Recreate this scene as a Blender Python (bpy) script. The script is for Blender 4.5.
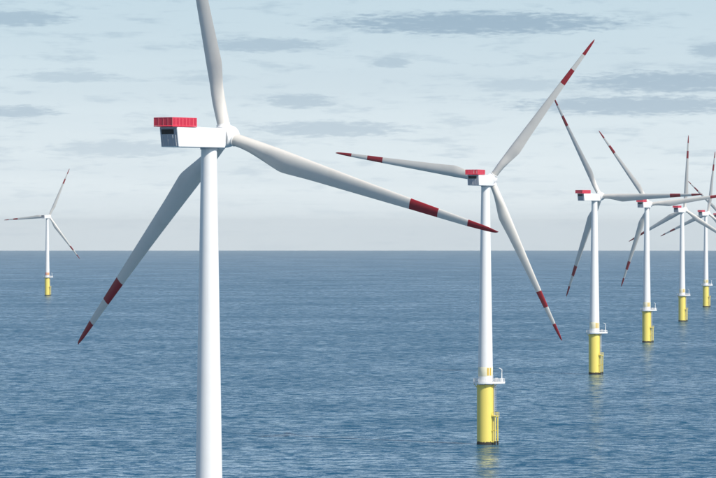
import bpy, bmesh, math, random
from mathutils import Vector, Matrix
R_ = math.radians
sc = bpy.context.scene
for o in list(bpy.data.objects): bpy.data.objects.remove(o)

# ------------------------------------------------------------------ camera, sky, sun, exposure
F = 4400.0            # focal length in pixels of the 716 px wide photograph (long telephoto)
EYE_Y = 230.1         # picture row of eye level
CAM_H = 73.0          # a helicopter at 73 m
EARTH = 6.75e6        # effective earth radius: the sea curves away below eye level
sag = lambda x, y: (x*x + y*y)/(2*EARTH)

cam = bpy.data.cameras.new('camera'); cam_o = bpy.data.objects.new('camera', cam)
sc.collection.objects.link(cam_o); sc.camera = cam_o
cam.sensor_width = 36; cam.sensor_fit = 'HORIZONTAL'
cam.lens = 36*F/716; cam.shift_y = -(239-EYE_Y)/716
cam.clip_start = 1; cam.clip_end = 200000
cam_o.location = (0, 0, CAM_H); cam_o.rotation_euler = (R_(90), 0, 0)

SUN_EL, SUN_AZ = 43.0, 134.0          # azimuth clockwise from +Y (the view direction)
sun = bpy.data.lights.new('sun', 'SUN'); sun_o = bpy.data.objects.new('sun', sun)
sc.collection.objects.link(sun_o)
sun.energy = 4.6; sun.angle = R_(0.53); sun.color = (1.0, 0.945, 0.87)
sd = Vector((math.cos(R_(SUN_EL))*math.sin(R_(SUN_AZ)), math.cos(R_(SUN_EL))*math.cos(R_(SUN_AZ)), math.sin(R_(SUN_EL))))
sun_o.rotation_euler = sd.to_track_quat('Z', 'Y').to_euler(); sun_o.location = (300, -300, 400)

sc.view_settings.view_transform = 'Standard'; sc.view_settings.look = 'None'
sc.view_settings.exposure = 0.10; sc.view_settings.gamma = 1.0
sc.view_settings.use_curve_mapping = False

class NT:
    """small helper to wire node trees"""
    def __init__(s, nt): s.nt = nt; nt.nodes.clear()
    def n(s, t, **kw):
        nd = s.nt.nodes.new(t)
        for k, v in kw.items(): setattr(nd, k, v)
        return nd
    def put(s, sock, v):
        if isinstance(v, bpy.types.NodeSocket): s.nt.links.new(v, sock)
        elif v is not None: sock.default_value = v
    def m(s, op, a, b=None, c=None, clamp=False):
        nd = s.n('ShaderNodeMath', operation=op, use_clamp=clamp)
        for i, v in enumerate((a, b, c)): s.put(nd.inputs[i], v)
        return nd.outputs[0]
    def v(s, op, a, b=None):
        nd = s.n('ShaderNodeVectorMath', operation=op)
        s.put(nd.inputs[0], a); s.put(nd.inputs[1], b)
        return nd.outputs[0]
    def xyz(s, x, y, z):
        nd = s.n('ShaderNodeCombineXYZ')
        for i, q in enumerate((x, y, z)): s.put(nd.inputs[i], q)
        return nd.outputs[0]
    def sep(s, vec):
        nd = s.n('ShaderNodeSeparateXYZ'); s.put(nd.inputs[0], vec); return nd.outputs
    def noise(s, vec, scale, detail=3, rough=0.5, dist=0.0, color=False):
        nd = s.n('ShaderNodeTexNoise'); s.put(nd.inputs['Vector'], vec)
        nd.inputs['Scale'].default_value = scale; nd.inputs['Detail'].default_value = detail
        nd.inputs['Roughness'].default_value = rough; nd.inputs['Distortion'].default_value = dist
        return nd.outputs['Color' if color else 'Fac']
    def ss(s, x, a, b, lo=0.0, hi=1.0):
        nd = s.n('ShaderNodeMapRange', interpolation_type='SMOOTHSTEP')
        s.put(nd.inputs[0], x)
        for i, q in enumerate((a, b, lo, hi)): s.put(nd.inputs[i+1], q)
        return nd.outputs[0]
    def mix(s, f, a, b, blend='MIX'):
        nd = s.n('ShaderNodeMix', data_type='RGBA', blend_type=blend)
        s.put(nd.inputs[0], f)
        s.put(nd.inputs[6], a if isinstance(a, bpy.types.NodeSocket) else (*a, 1))
        s.put(nd.inputs[7], b if isinstance(b, bpy.types.NodeSocket) else (*b, 1))
        return nd.outputs[2]

w = bpy.data.worlds.new('World'); sc.world = w; w.use_nodes = True
t = NT(w.node_tree)
sky = t.n('ShaderNodeTexSky', sky_type='NISHITA', sun_disc=False, sun_elevation=R_(SUN_EL), sun_rotation=R_(SUN_AZ))
sky.altitude = 0; sky.air_density = 1.0; sky.dust_density = 0.6; sky.ozone_density = 2.2
d = t.n('ShaderNodeTexCoord').outputs['Generated']
dx, dy, dz = t.sep(d)
az = t.m('ARCTAN2', dx, dy)
# flat stratus streaks: a plane of cloud high above, squeezed into streaks towards the horizon
zz = t.m('ADD', t.m('MAXIMUM', dz, 0.0), 0.022)
pu, pv = t.m('DIVIDE', dx, zz), t.m('DIVIDE', dy, zz)
cv = t.xyz(pu, pv, 0.0)
veil = t.ss(t.noise(t.v('ADD', cv, (3.1, 7.7, 0)), 0.22, 4, 0.5), 0.35, 0.75)
edge = t.noise(t.xyz(t.m('MULTIPLY', az, 260.0), t.m('MULTIPLY', dz, 1500.0), 4.0), 1.0, 5, 0.6)
broad = t.noise(t.xyz(t.m('MULTIPLY', az, 70.0), t.m('MULTIPLY', dz, 420.0), 1.0), 1.0, 3, 0.55)
streaks = t.ss(t.m('ADD', t.m('MULTIPLY', broad, 0.7), t.m('MULTIPLY', edge, 0.3)), 0.50, 0.68)
streaks = t.m('MULTIPLY', streaks, t.ss(dz, 0.0, 0.02, 0.2, 0.45))
# single cloud bars: centre (x, y), half width, half height in picture units turned to angles, weight
mask = streaks
for cx, cy, hw, hh, wt in ((476, 25, 178, 13, 1.0), (20, 20, 62, 9, .75), (262, 46, 80, 8, .7), (390, 63, 26, 6, .6),
                           (672, 84, 125, 12, .9), (636, 107, 150, 11, .85), (300, 102, 45, 8, .65), (330, 130, 95, 9, .65),
                           (14, 113, 55, 7, .75), (70, 78, 65, 6, .5), (120, 150, 85, 10, .5), (712, 52, 30, 9, .7), (520, 86, 60, 8, .45)):
    ux = t.m('DIVIDE', t.m('SUBTRACT', az, (cx-358)/F), hw/F)
    uy = t.m('DIVIDE', t.m('SUBTRACT', dz, (EYE_Y-cy)/F), 1.25*hh/F)
    below = t.m('MULTIPLY', t.m('MAXIMUM', t.m('MULTIPLY', uy, -1.0), 0.0), 0.45)   # flat base, ragged top
    rr = t.m('ADD', t.m('ADD', t.m('MULTIPLY', ux, ux), t.m('MULTIPLY', uy, uy)), below)
    rr = t.m('ADD', rr, t.m('MULTIPLY', t.m('SUBTRACT', edge, 0.5), 2.2))
    mask = t.m('MAXIMUM', mask, t.m('MULTIPLY', t.ss(rr, 1.0, 0.2), wt))
# milky high veil, thick along the horizon and thinning out upwards
thick = t.ss(dz, -0.01, 0.20, 0.94, 0.06)
milk = t.mix(t.ss(dz, 0.0, 0.06), (8.0, 8.8, 9.2), (5.3, 6.8, 8.0))
clear = t.mix(thick, sky.outputs[0], milk)
grey = t.v('MULTIPLY', clear, (0.57, 0.64, 0.72))
col = t.mix(t.m('MULTIPLY', veil, 0.16), clear, grey)
col = t.mix(t.m('MULTIPLY', mask, 0.95), col, grey)
bg = t.n('ShaderNodeBackground'); t.put(bg.inputs[0], col); bg.inputs[1].default_value = 0.10
t.put(t.n('ShaderNodeOutputWorld').inputs[0], bg.outputs[0])

# ------------------------------------------------------------------ helpers
def mat(name, fn):
    m = bpy.data.materials.new(name); m.use_nodes = True
    T = NT(m.node_tree); out = T.n('ShaderNodeOutputMaterial'); p = T.n('ShaderNodeBsdfPrincipled')
    T.put(out.inputs[0], p.outputs[0]); fn(T, p, out); return m

def paint(name, rgb, rough=0.45, dirt=0.12, streak=0.1, dirt_rgb=(0.30, 0.25, 0.19)):
    def fn(T, p, out):
        c = T.n('ShaderNodeTexCoord').outputs['Object']
        x, y, z = T.sep(c)
        runs = T.ss(T.noise(T.xyz(T.m('MULTIPLY', x, 2.2), T.m('MULTIPLY', y, 2.2), T.m('MULTIPLY', z, 0.06)), 1.0, 4, 0.6), 0.52, 0.8)
        blot = T.ss(T.noise(c, 0.35, 5, 0.62), 0.45, 0.8)
        f = T.m('ADD', T.m('MULTIPLY', runs, streak), T.m('MULTIPLY', blot, dirt), clamp=True)
        T.put(p.inputs['Base Color'], T.mix(f, rgb, dirt_rgb))
        T.put(p.inputs['Roughness'], T.m('ADD', T.m('MULTIPLY', blot, 0.12), rough))
    return mat(name, fn)

M_TOWER = paint('tower paint', (0.80, 0.80, 0.78), 0.40, 0.05, 0.07)
M_NAC = paint('nacelle paint', (0.82, 0.82, 0.80), 0.40, 0.04, 0.04)
M_REAR = paint('grey rear panel', (0.36, 0.38, 0.42), 0.55, 0.15, 0.1)
M_BLADE = paint('blade gelcoat', (0.69, 0.66, 0.60), 0.36, 0.12, 0.05)
M_RED = paint('red marking paint', (0.31, 0.010, 0.018), 0.4, 0.05, 0.04, (0.16, 0.02, 0.02))
M_REDF = paint('red fence', (0.68, 0.036, 0.080), 0.45, 0.05, 0.05, (0.3, 0.03, 0.03))
M_POST = paint('pale red posts', (0.72, 0.13, 0.15), 0.45, 0.05, 0.05, (0.3, 0.03, 0.03))
M_YEL = paint('yellow coating', (0.82, 0.67, 0.14), 0.42, 0.08, 0.16, (0.42, 0.28, 0.07))
M_PLATE = paint('ochre plate', (0.62, 0.40, 0.05), 0.5)
M_PALEY = paint('pale yellow band', (0.82, 0.77, 0.56), 0.5)
M_DARK = paint('dark opening', (0.012, 0.013, 0.016), 0.7, 0, 0)
M_GROW = paint('marine growth', (0.030, 0.024, 0.016), 0.8, 0.3, 0, (0.06, 0.06, 0.03))
M_STEEL = paint('galvanised steel', (0.55, 0.56, 0.57), 0.5, 0.15, 0.1)
M_WHITE = paint('white rail paint', (0.80, 0.80, 0.79), 0.45, 0.05, 0.05)

class MB:
    def __init__(s): s.bm = bmesh.new()
    def box(s, x0, x1, y0, y1, z0, z1):
        vs = [s.bm.verts.new((x, y, z)) for z in (z0, z1) for y in (y0, y1) for x in (x0, x1)]
        for f in ((0, 2, 3, 1), (4, 5, 7, 6), (0, 1, 5, 4), (2, 6, 7, 3), (0, 4, 6, 2), (1, 3, 7, 5)):
            s.bm.faces.new([vs[i] for i in f])
        return s
    def rings(s, rings, cap=True):
        """loft closed rings of equal length"""
        vr = [[s.bm.verts.new(p) for p in r] for r in rings]
        n = len(vr[0])
        for a, b in zip(vr, vr[1:]):
            for i in range(n):
                s.bm.faces.new((a[i], a[(i+1) % n], b[(i+1) % n], b[i]))
        if cap:
            s.bm.faces.new(list(reversed(vr[0]))); s.bm.faces.new(vr[-1])
        return s
    def lathe(s, prof, n=48, axis='z', cap=True, c=(0, 0)):
        rs = []
        for r, h in prof:
            ring = []
            for i in range(n):
                a = 2*math.pi*i/n
                p = (c[0]+r*math.cos(a), c[1]+r*math.sin(a), h)
                ring.append(p if axis == 'z' else (h, r*math.cos(a), r*math.sin(a)))
            rs.append(ring)
        return s.rings(rs, cap)
    def tube(s, p, q, r, n=8):
        p, q = Vector(p), Vector(q); dr = (q-p).normalized()
        u = dr.orthogonal().normalized(); v = dr.cross(u)
        return s.rings([[c+u*r*math.cos(2*math.pi*i/n)+v*r*math.sin(2*math.pi*i/n) for i in range(n)] for c in (p, q)])
    def path(s, pts, r, n=8, closed=False):
        for a, b in zip(pts, pts[1:]+([pts[0]] if closed else [])): s.tube(a, b, r, n)
        return s
    def build(s, name, m, parent=None, smooth=True, bevel=0, ang=35):
        if bevel:
            bmesh.ops.bevel(s.bm, geom=[e for e in s.bm.edges], offset=bevel, segments=3, affect='EDGES', profile=0.6)
        bmesh.ops.recalc_face_normals(s.bm, faces=s.bm.faces)
        if smooth:
            for f in s.bm.faces: f.smooth = True
            for e in s.bm.edges:
                if len(e.link_faces) != 2 or e.calc_face_angle(0) > R_(ang): e.smooth = False
        me = bpy.data.meshes.new(name); s.bm.to_mesh(me); s.bm.free(); me.materials.append(m)
        o = bpy.data.objects.new(name, me); sc.collection.objects.link(o)
        if parent: o.parent = parent
        return o

# ------------------------------------------------------------------ sea: a curved sheet to beyond the horizon
def make_sea():
    radii = [0] + [60*1.16**k for k in range(46)]
    radii = [r for r in radii if r < 20000]
    r = radii[-1]
    while r < 46000: r += 500; radii.append(r)
    n = 360; vs = [(0, 0, 0)]; fs = []
    for r in radii[1:]:
        for i in range(n):
            a = 2*math.pi*i/n; x, y = r*math.cos(a), r*math.sin(a); vs.append((x, y, -sag(x, y)))
    for i in range(n): fs.append((0, 1+i, 1+(i+1) % n))
    for k in range(len(radii)-2):
        a, b = 1+k*n, 1+(k+1)*n
        for i in range(n):
            j = (i+1) % n; fs.append((a+i, b+i, b+j, a+j))
    me = bpy.data.meshes.new('sea'); me.from_pydata(vs, [], fs); me.update()
    for p in me.polygons: p.use_smooth = True
    o = bpy.data.objects.new('sea', me); sc.collection.objects.link(o)
    o['kind'] = 'structure'; o['label'] = 'open blue sea with small wind ripples out to the horizon'; o['category'] = 'sea'
    def fn(T, p, out):
        g = T.n('ShaderNodeNewGeometry').outputs['Position']
        x, y, z = T.sep(g)
        def slope(scale, sx, sy, rot, detail, rough, off):
            c, s_ = math.cos(R_(rot)), math.sin(R_(rot))
            u = T.m('ADD', T.m('MULTIPLY', x, c*sx), T.m('MULTIPLY', y, s_*sx))
            v = T.m('ADD', T.m('MULTIPLY', x, -s_*sy), T.m('MULTIPLY', y, c*sy))
            return T.v('SUBTRACT', T.noise(T.xyz(u, v, off), scale, detail, rough, 0.3, True), (0.5, 0.5, 0.5))
        gust = T.noise(T.xyz(T.m('MULTIPLY', x, 0.0035), T.m('MULTIPLY', y, 0.0022), 2.0), 1.0, 4, 0.6, 0.6)   # wind patches
        lane = T.noise(T.xyz(T.m('MULTIPLY', x, 0.010), T.m('MULTIPLY', y, 0.0045), 9.0), 1.0, 4, 0.6, 0.8)
        amp = T.m('MULTIPLY', T.ss(gust, 0.3, 0.7, 0.75, 1.25), T.ss(lane, 0.3, 0.7, 0.8, 1.2))
        def scaled(vec, k): 
            nd = T.n('ShaderNodeVectorMath', operation='SCALE'); T.put(nd.inputs[0], vec); T.put(nd.inputs['Scale'], k); return nd.outputs[0]
        sl = scaled(slope(1.0, 0.08, 0.13, 8, 3, 0.55, 0.0), 0.85)       # swell and wind waves
        sl = T.v('ADD', sl, scaled(slope(1.0, 0.30, 0.42, -6, 3, 0.6, 5.0), T.m('MULTIPLY', amp, 1.05)))
        sl = T.v('ADD', sl, scaled(slope(1.0, 1.2, 1.5, 15, 2, 0.6, 9.0), T.m('MULTIPLY', amp, 0.85)))
        sx, sy, _ = T.sep(sl)
        nrm = T.v('NORMALIZE', T.xyz(T.m('MULTIPLY', sx, 0.42), sy, 1.0))      # long-crested: steeper along the view than across
        # broken water: wave faces hide each other, so only part of the grazing mirror is left; slicks keep more of it
        fb = T.noise(T.xyz(T.m('MULTIPLY', x, 0.012), T.m('MULTIPLY', y, 0.009), 20.0), 1.0, 8, 0.72, 0.5)
        crest = T.noise(T.xyz(T.m('MULTIPLY', x, 0.15), T.m('MULTIPLY', y, 0.15), 31.0), 1.0, 3, 0.6, 0.4)
        keep = T.m('MULTIPLY', T.ss(fb, 0.36, 0.66, 0.66, 1.12), T.ss(gust, 0.32, 0.68, 0.74, 1.14))
        keep = T.m('MULTIPLY', keep, T.ss(crest, 0.38, 0.60, 0.30, 1.25))
        fr = T.n('ShaderNodeFresnel'); fr.inputs[0].default_value = 1.333; T.put(fr.inputs['Normal'], nrm)
        gl = T.n('ShaderNodeBsdfGlossy'); gl.inputs['Roughness'].default_value = 0.20; T.put(gl.inputs['Normal'], nrm)
        gl.inputs['Color'].default_value = (0.88, 0.95, 1.0, 1)
        df = T.n('ShaderNodeBsdfDiffuse'); T.put(df.inputs[0], T.mix(fb, (0.003, 0.064, 0.130), (0.004, 0.082, 0.158)))
        mx = T.n('ShaderNodeMixShader'); T.put(mx.inputs[0], T.m('MULTIPLY', fr.outputs[0], keep, clamp=True))
        T.put(mx.inputs[1], df.outputs[0]); T.put(mx.inputs[2], gl.outputs[0]); T.put(out.inputs[0], mx.outputs[0])
        T.nt.nodes.remove(p)
    me.materials.append(mat('sea water', fn))
make_sea()

# ------------------------------------------------------------------ wind turbine, built once at the origin
HUB, OVER, TILT, RT = 90.0, 5.0, 6.0, 60.24
DECK = 21.3

def lerp_tab(tab, r):
    for (a, va), (b, vb) in zip(tab, tab[1:]):
        if r <= b:
            k = max(0.0, (r-a)/(b-a)); return va+(vb-va)*k
    return tab[-1][1]
CH = [(1.4, 2.35), (4, 2.38), (6, 2.6), (9, 3.2), (11.5, 3.75), (13, 4.05), (13.8, 4.1), (14.8, 4.03), (20, 3.52), (30, 2.80), (41.5, 2.02), (47.5, 1.66), (54, 1.24), (58, .86), (59.4, .55), (60.0, .3), (60.24, .08)]
TH = [(1.4, 1), (4, .97), (6, .78), (8, .58), (10, .45), (13, .36), (20, .28), (30, .24), (41.5, .21), (60.24, .17)]
TW = [(1.4, 12), (6, 12), (12, 10), (20, 7), (30, 4.5), (41.5, 3.5), (54, 1.5), (60.24, .5)]
LE = [(1.4, 1.175), (8, 1.25), (13, 1.25), (30, .86), (47.5, .52), (58, .28), (60.24, .03)]

def blade_ring(r, n=28, grow=0.0):
    c, th, tw, le = (lerp_tab(T, r) for T in (CH, TH, TW, LE))
    blend = min(1.0, max(0.0, (r-3.2)/8.0)); blend = blend*blend*(3-2*blend)
    pts = []
    q = r/RT
    bend = 5.1*(0.62*q + 0.38*q*q)
    for i in range(n):
        a = 2*math.pi*i/n
        u = 0.5*(1-math.cos(a))                       # 0 leading edge, 1 trailing edge
        s = 1 if a < math.pi else -1
        yt = 5*th*(0.2969*math.sqrt(u)-0.1260*u-0.3516*u*u+0.2843*u**3-0.1036*u**4)
        camb = 0.035*4*u*(1-u)
        af = Vector((-(camb+s*yt)*c, le-u*c, 0))
        ci = Vector((-s*abs(math.sin(a))*c*0.5, le-u*c, 0))
        p = ci.lerp(af, blend)
        if grow:
            ctr = Vector((0, le-0.4*c, 0)); p = ctr+(p-ctr)*(1+grow)
        k = R_(tw)
        x, y = p.x*math.cos(k)+p.y*math.sin(k), p.y*math.cos(k)-p.x*math.sin(k)
        pts.append((x+bend, y, r))
    return pts

def blade_mesh(stations):
    m = MB(); m.rings([blade_ring(r) for r in stations]); return m

def span(a, b, step=1.0):
    k = max(1, round((b-a)/step)); return [a+(b-a)*i/k for i in range(k+1)]

def make_turbine():
    root = bpy.data.objects.new('wind_turbine', None); sc.collection.objects.link(root)
    root.empty_display_size = 3
    # --- foundation
    tp = MB().lathe([(2.95, -9), (2.95, DECK-0.9)], 64).build('transition_piece', M_YEL, root)
    m = MB(); random.seed(4); rows = []
    jit = [random.uniform(-.28, .3) for _ in range(64)]
    for rr, hh, kj in ((2.99, -6, 0), (3.03, 0.3, 0), (3.0, 0.72, .7), (2.965, 0.98, 1)):
        rows.append([(rr*math.cos(2*math.pi*i/64), rr*math.sin(2*math.pi*i/64), hh+kj*jit[i]) for i in range(64)])
    m.rings(rows).build('growth_band', M_GROW, tp)
    MB().lathe([(2.96, DECK-1.5), (3.12, DECK-1.45), (3.12, DECK-1.2), (2.96, DECK-1.15)], 64).build('flange_ring', M_YEL, tp)
    # boat landing, turned to the right-hand side and a little towards the viewer
    ca = R_(-28); rad = Vector((math.cos(ca), math.sin(ca), 0)); tan = Vector((-math.sin(ca), math.cos(ca), 0))
    P = lambda r, s, z: rad*r+tan*s+Vector((0, 0, z))
    for s in (-0.95, 0.95):
        m = MB(); m.tube(P(4.15, s, -3), P(4.15, s, 9.6), 0.24, 10); m.tube(P(2.9, s, 9.9), P(4.15, s, 9.6), 0.2, 8)
        m.tube(P(2.9, s, 4.8), P(4.15, s, 4.8), 0.18, 8); m.tube(P(2.9, s, .9), P(4.15, s, .9), 0.2, 8)
        m.build('fender_tube', M_YEL, tp)
        MB().lathe([(0.29, -2.5), (0.30, .9), (0.26, 1.3)], 12, c=P(4.15, s, 0).xy).build('growth_band', M_GROW, tp)
    m = MB().box(-0.9, 0.9, -1.25, 1.25, 9.6, 9.9)
    pl = m.build('rest_platform', M_YEL, tp, bevel=0.03); pl.location = P(3.75, 0, 0); pl.rotation_euler.z = ca
    m = MB()
    for zz in (10.5, 11.0):
        m.path([P(2.95, -1.2, zz), P(4.6, -1.2, zz), P(4.6, 1.2, zz), P(2.95, 1.2, zz)], .06, 6)
    for s in (-1.2, 0, 1.2): m.tube(P(4.6, s, 9.8), P(4.6, s, 11), .06, 6)
    m.build('guard_rail', M_YEL, tp)
    m = MB()
    for s in (-.3, .3): m.tube(P(3.55, s, -1), P(3.55, s, 9.8), .06, 6); m.tube(P(3.35, s, 9.8), P(3.35, s, DECK+1), .06, 6)
    z = 0.0
    while z < DECK: m.tube(P(3.55 if z < 9.8 else 3.35, -.3, z), P(3.55 if z < 9.8 else 3.35, .3, z), .03, 5); z += .35
    m.build('ladder', M_STEEL, tp)
    m = MB()
    for k in range(14):                                 # ladder cage hoops
        zc = 11.6+k*.68
        m.path([P(3.35, -.38, zc), P(3.8, -.36, zc), P(4.02, 0, zc), P(3.8, .36, zc), P(3.35, .38, zc)], .025, 5)
    for s, r in ((-.36, 3.8), (0, 4.02), (.36, 3.8)): m.tube(P(r, s, 11.6), P(r, s, 20.5), .025, 5)
    m.build('ladder_cage', M_STEEL, tp)
    # --- work platform: ring deck with a landing area on the right
    outl = []
    for i in range(40):
        a = 2*math.pi*i/40; r = 4.2
        x, y = r*math.cos(a), r*math.sin(a)
        if x > 2.9: x = 2.9+(x-2.9)*2.9; 
        outl.append((x, y))
    m = MB(); m.rings([[(x, y, DECK-.42) for x, y in outl], [(x, y, DECK) for x, y in outl]])
    wp = m.build('work_platform', M_STEEL, root)
    m = MB()
    m.rings([[(x*1.004, y*1.004, DECK-.46) for x, y in outl], [(x*1.004, y*1.004, DECK+.22) for x, y in outl], [(x*.985, y*.985, DECK+.22) for x, y in outl], [(x*.985, y*.985, DECK-.46) for x, y in outl]], cap=False)
    m.build('kick_board', M_WHITE, wp)
    for k in range(0, 40, 2):
        x, y = outl[k]; MB().tube((x*.98, y*.98, DECK), (x*.98, y*.98, DECK+1.2), .05, 6).build('railing_post', M_WHITE, wp)
    for zz in (.6, .9, 1.2):
        MB().path([(x*.98, y*.98, DECK+zz) for x, y in outl], .04, 6, True).build('hand_rail', M_WHITE, wp)
    for k in range(8):                                  # brackets under the deck
        a = 2*math.pi*k/8
        MB().tube((2.9*math.cos(a), 2.9*math.sin(a), DECK-1.9), (4.0*math.cos(a), 4.0*math.sin(a), DECK-.46), .11, 6).build('deck_bracket', M_YEL, wp)
    # davit crane on the landing area
    cx, cy = 5.5, -.6
    cr = MB().lathe([(.32, DECK), (.32, DECK+.3), (.2, DECK+.35), (.17, DECK+3.0)], 12, c=(cx, cy)).build('davit_crane', M_WHITE, root)
    MB().path([(cx, cy, DECK+2.9), (cx+.1, cy, DECK+4.3), (cx-.9, cy-.3, DECK+4.8)], .12, 8).build('crane_arm', M_WHITE, cr)
    MB().tube((cx, cy, DECK+1.7), (cx+.1, cy, DECK+4.2), .09, 8).build('crane_ram', M_STEEL, cr)
    MB().box(cx-.5, cx+.5, cy-.9, cy-.35, DECK+.01, DECK+1.3).build('winch_box', M_WHITE, cr, bevel=.04)
    MB().box(3.2, 4.2, -2.3, -1.4, DECK+.01, DECK+1.5).build('equipment_cabinet', M_STEEL, wp, bevel=.04)
    # --- tower
    z0, z1 = DECK-.1, HUB-1.75
    rad_at = lambda zz: 2.50+(1.46-2.50)*min(1, max(0, (zz-z0-4)/(z1-z0-4)))
    tw = MB().lathe([(rad_at(q), q) for q in span(z0, z1, 3.0)], 72).build('tower', M_TOWER, root)
    for zz in (DECK+.35,):
        r = rad_at(zz); MB().lathe([(r+.002, zz-.14), (r+.012, zz-.12), (r+.012, zz+.12), (r+.002, zz+.14)], 72, cap=False).build('flange_ring', M_TOWER, tw)
    # pale yellow identification band with ochre plates
    r = rad_at(DECK+3)
    MB().lathe([(r+.004, DECK+2.0), (r+.012, DECK+2.02), (r+.012, DECK+5.2), (r+.004, DECK+5.22)], 72, cap=False).build('identification_band', M_PALEY, tw)
    for a in (-72, -50, 40, 160):
        m = MB(); ring = []
        pts = [R_(a-7+14*i/6) for i in range(7)]
        lo = [(math.cos(q), math.sin(q)) for q in pts]
        o1 = [(c*(r+.02), s*(r+.02)) for c, s in lo]; o2 = [(c*(r+.05), s*(r+.05)) for c, s in lo]
        loop = o2+list(reversed(o1))
        m.rings([[(x, y, DECK+2.3) for x, y in loop], [(x, y, DECK+4.9) for x, y in loop]])
        m.build('identification_plate', M_PLATE, tw)
    m = MB().box(-.55, .55, -.06, .06, 0, 2.3); dr = m.build('tower_door', M_STEEL, tw, bevel=.02)
    dr.location = (2.50*math.cos(R_(-15)), 2.50*math.sin(R_(-15)), DECK+.1); dr.rotation_euler.z = R_(75)
    # --- nacelle (local +X is upwind)
    prof = [(-11.7, 1.95), (-11.2, -1.7), (2.1, -1.7), (2.35, -1.2), (2.35, 1.5), (2.0, 1.95)]
    m = MB(); m.rings([[(x, -2.12, z) for x, z in prof], [(x, 2.12, z) for x, z in prof]])
    nac = m.build('nacelle', M_NAC, root, bevel=.12)
    nac.location = (0, 0, HUB)
    m = MB(); sl = .5/3.65
    xr = lambda z: -11.7+(1.95-z)*sl
    m.rings([[(xr(z)-e, y, z) for y, z in ((-1.98, -1.56), (1.98, -1.56), (1.98, 1.8), (-1.98, 1.8))] for e in (-.02, .05)])
    rp = m.build('rear_panel', M_REAR, nac)
    m = MB(); m.rings([[(xr(z)-e, y, z) for y, z in ((-1.25, .62), (1.7, .62), (1.7, 1.52), (-1.25, 1.52))] for e in (.0, .07)])
    m.build('vent_opening', M_DARK, nac)
    for y in (-1.6, -.9, .3, 1.5):
        MB().tube((xr(-1.5)-.09, y, -1.5), (xr(.5)-.09, y, .5), .05, 6).build('panel_rib', M_STEEL, nac)
    MB().lathe([(1.62, -2.0), (1.62, -1.72)], 64).build('yaw_ring', M_STEEL, nac)
    MB().lathe([(1.5, 2.3), (1.5, 2.95)], 48, 'x').build('main_shaft_cover', M_DARK, nac)
    MB().box(-5.6, -3.4, -1.0, 1.0, 1.94, 2.05).build('roof_hatch', M_NAC, nac, bevel=.03)
    m = MB(); m.tube((-5.2, 1.2, 1.9), (-5.2, 1.2, 3.6), .05, 6); m.tube((-5.2, .8, 3.4), (-5.2, 1.6, 3.4), .04, 6)
    m.build('wind_mast', M_STEEL, nac)
    # red hoist platform
    hp = MB().box(-13.2, -6.2, -2.25, 2.25, 1.97, 2.12).build('hoist_platform', M_REDF, root, bevel=.02)
    hp.location = (0, 0, HUB)
    zb, zt = 2.16, 3.62
    def fence(p, q, k):
        for i in range(k):
            a = Vector(p).lerp(Vector(q), (i+.04)/k); b = Vector(p).lerp(Vector(q), (i+.96)/k)
            dv = (b-a).normalized(); nv = Vector((-dv.y, dv.x, 0))*.03
            m = MB()
            def bar(f0, f1, za, zc):
                p0, p1 = a.lerp(b, f0), a.lerp(b, f1)
                m.rings([[p+q+Vector((0, 0, z)) for p, q in ((p0, nv), (p1, nv), (p1, -nv), (p0, -nv))] for z in (za, zc)])
            for kk in range(6): bar(kk/6+.03, kk/6+.137, zb+.14, zt-.12)
            bar(0, 1, zb+.02, zb+.14); bar(0, 1, zt-.12, zt-.02)
            m.build('fence_panel', M_REDF, hp, smooth=False)
            MB().tube(Vector(p).lerp(Vector(q), i/k)+Vector((0, 0, 2.1)), Vector(p).lerp(Vector(q), i/k)+Vector((0, 0, zt)), .07, 6).build('fence_post', M_POST, hp)
        MB().tube(Vector(p)+Vector((0, 0, zt)), Vector(q)+Vector((0, 0, zt)), .06, 6).build('top_rail', M_REDF, hp)
    fence((-13.15, -2.2, 0), (-6.25, -2.2, 0), 7); fence((-6.25, -2.2, 0), (-6.25, 2.2, 0), 4)
    fence((-6.25, 2.2, 0), (-13.15, 2.2, 0), 7); fence((-13.15, 2.2, 0), (-13.15, -2.2, 0), 4)
    # --- rotor (local +X upwind, tilted up)
    hub = MB().lathe([(1.75, -1.9), (1.95, -1.8), (2.1, -1.2), (2.12, 0), (2.05, .9), (1.8, 1.8), (1.35, 2.5), (.75, 2.95), (.2, 3.1)], 48, 'x').build('hub', M_NAC, root)
    tl = MB().lathe([(1.28, 1.3), (1.28, 2.35)], 36)
    col = tl.build('root_collar', M_NAC, hub)
    for k in (1, 2):
        c2 = col.copy(); sc.collection.objects.link(c2); c2.parent = hub; c2.rotation_euler.x = R_(120*k)
    b0, b1, b2, b3 = 41.6, 47.6, 53.9, RT
    bl = blade_mesh(span(1.4, 16, .5)+span(16, b0, 1.6)[1:])
    bl = bl.build('blade', M_BLADE, root, ang=40)
    blade_mesh(span(b0, b1, 1.5)).build('red_band', M_RED, bl, ang=40)
    blade_mesh(span(b1, b2, 1.5)).build('white_band', M_BLADE, bl, ang=40)
    blade_mesh(span(b2, 59.2, 1.0)+[59.6, 59.9, 60.1, b3]).build('red_tip', M_RED, bl, ang=40)
    for k in (1, 2):
        c = bl.copy(); sc.collection.objects.link(c); c.parent = root
        for ch in bl.children:
            g = ch.copy(); sc.collection.objects.link(g); g.parent = c
    return root

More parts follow.
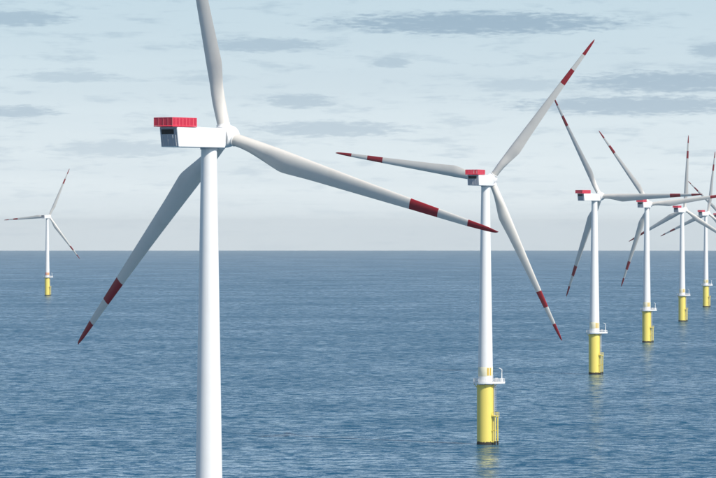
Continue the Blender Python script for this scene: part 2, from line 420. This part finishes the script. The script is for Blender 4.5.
def pose(root, x, y, yaw, az):
    root.location = (x, y, -sag(x, y))
    Y = Matrix.Rotation(R_(yaw), 4, 'Z'); T = Matrix.Rotation(R_(-TILT), 4, 'Y')
    a = (Y @ T) @ Vector((OVER, 0, 0)) + Vector((0, 0, HUB))
    k = 0
    for ch in root.children:
        nm = ch.name.split('.')[0]
        if nm in ('nacelle', 'hoist_platform'): ch.matrix_basis = Matrix.Translation((0, 0, HUB)) @ Y
        elif nm == 'hub': ch.matrix_basis = Matrix.Translation(a) @ Y @ T @ Matrix.Rotation(R_(az), 4, 'X')
        elif nm == 'blade':
            ch.matrix_basis = Matrix.Translation(a) @ Y @ T @ Matrix.Rotation(R_(az+120*k), 4, 'X'); k += 1

def copy_tree(o, parent=None):
    kids = list(o.children); c = o.copy(); sc.collection.objects.link(c); c.parent = parent
    for ch in kids: copy_tree(ch, c)
    return c

SPOTS = [  # x, y, yaw of the rotor axis, blade azimuth, label
    (-27.6, 814.8, 52.5, 107.8, 'first white wind turbine of the row, one red-tipped blade reaching towards the second tower'),
    (43.5, 1501.0, 67.1, 38.6, 'second white wind turbine of the row, its yellow base with platform rising from the sea'),
    (120.3, 2238.2, 50.0, 89.6, 'third wind turbine of the row, one blade held level across the turbine behind it'),
    (189.1, 2881.5, 65.4, 83.5, 'fourth wind turbine of the row, between the third and fifth towers'),
    (262.3, 3560.5, 60.9, 123.6, 'fifth wind turbine of the row, one blade nearly upright, others spread downwards'),
    (335.9, 4249.1, 58.7, 127.6, 'sixth wind turbine of the row, nearly upright blade, standing after the fifth'),
    (406.8, 4940.0, 58.7, 72.0, 'seventh and last wind turbine of the row, mostly cut off from view'),
    (-354.9, 5025.7, 68.4, 25.4, 'lone far-off white wind turbine standing apart from the row of turbines'),
]
proto = make_turbine()
turbines = [proto]+[copy_tree(proto) for _ in SPOTS[1:]]
for tb, (x, y, yaw, azm, lab) in zip(turbines, SPOTS):
    tb['label'] = lab; tb['category'] = 'wind turbine'; tb['group'] = 'offshore wind turbines standing in the sea'
    pose(tb, x, y, yaw, azm)

# the lone turbine is of another make: no red hoist platform, a faded red band above its deck
M_FADED = paint('faded red band', (0.74, 0.36, 0.31), 0.5)
for ch in list(turbines[-1].children):
    nm = ch.name.split('.')[0]
    if nm == 'hoist_platform':
        for g in list(ch.children): bpy.data.objects.remove(g)
        bpy.data.objects.remove(ch)
    elif nm == 'tower':
        for g in ch.children:
            if g.name.startswith('identification_band'):
                g.material_slots[0].link = 'OBJECT'; g.material_slots[0].material = M_FADED

# ------------------------------------------------------------------ sea haze
hz = MB().box(-47000, 47000, -47000, 47000, -sag(46600, 0)-2, 175).build('haze', M_DARK, None, smooth=False)
hz.data.materials.clear()
hm = bpy.data.materials.new('haze'); hm.use_nodes = True
T = NT(hm.node_tree); out = T.n('ShaderNodeOutputMaterial'); pv_ = T.n('ShaderNodeVolumePrincipled')
pv_.inputs['Color'].default_value = (0.92, 0.99, 1.0, 1); pv_.inputs['Density'].default_value = 1.9e-5
T.put(out.inputs['Volume'], pv_.outputs[0]); hz.data.materials.append(hm)
hz['kind'] = 'stuff'; hz['label'] = 'thin pale sea haze over the water'; hz['category'] = 'haze'
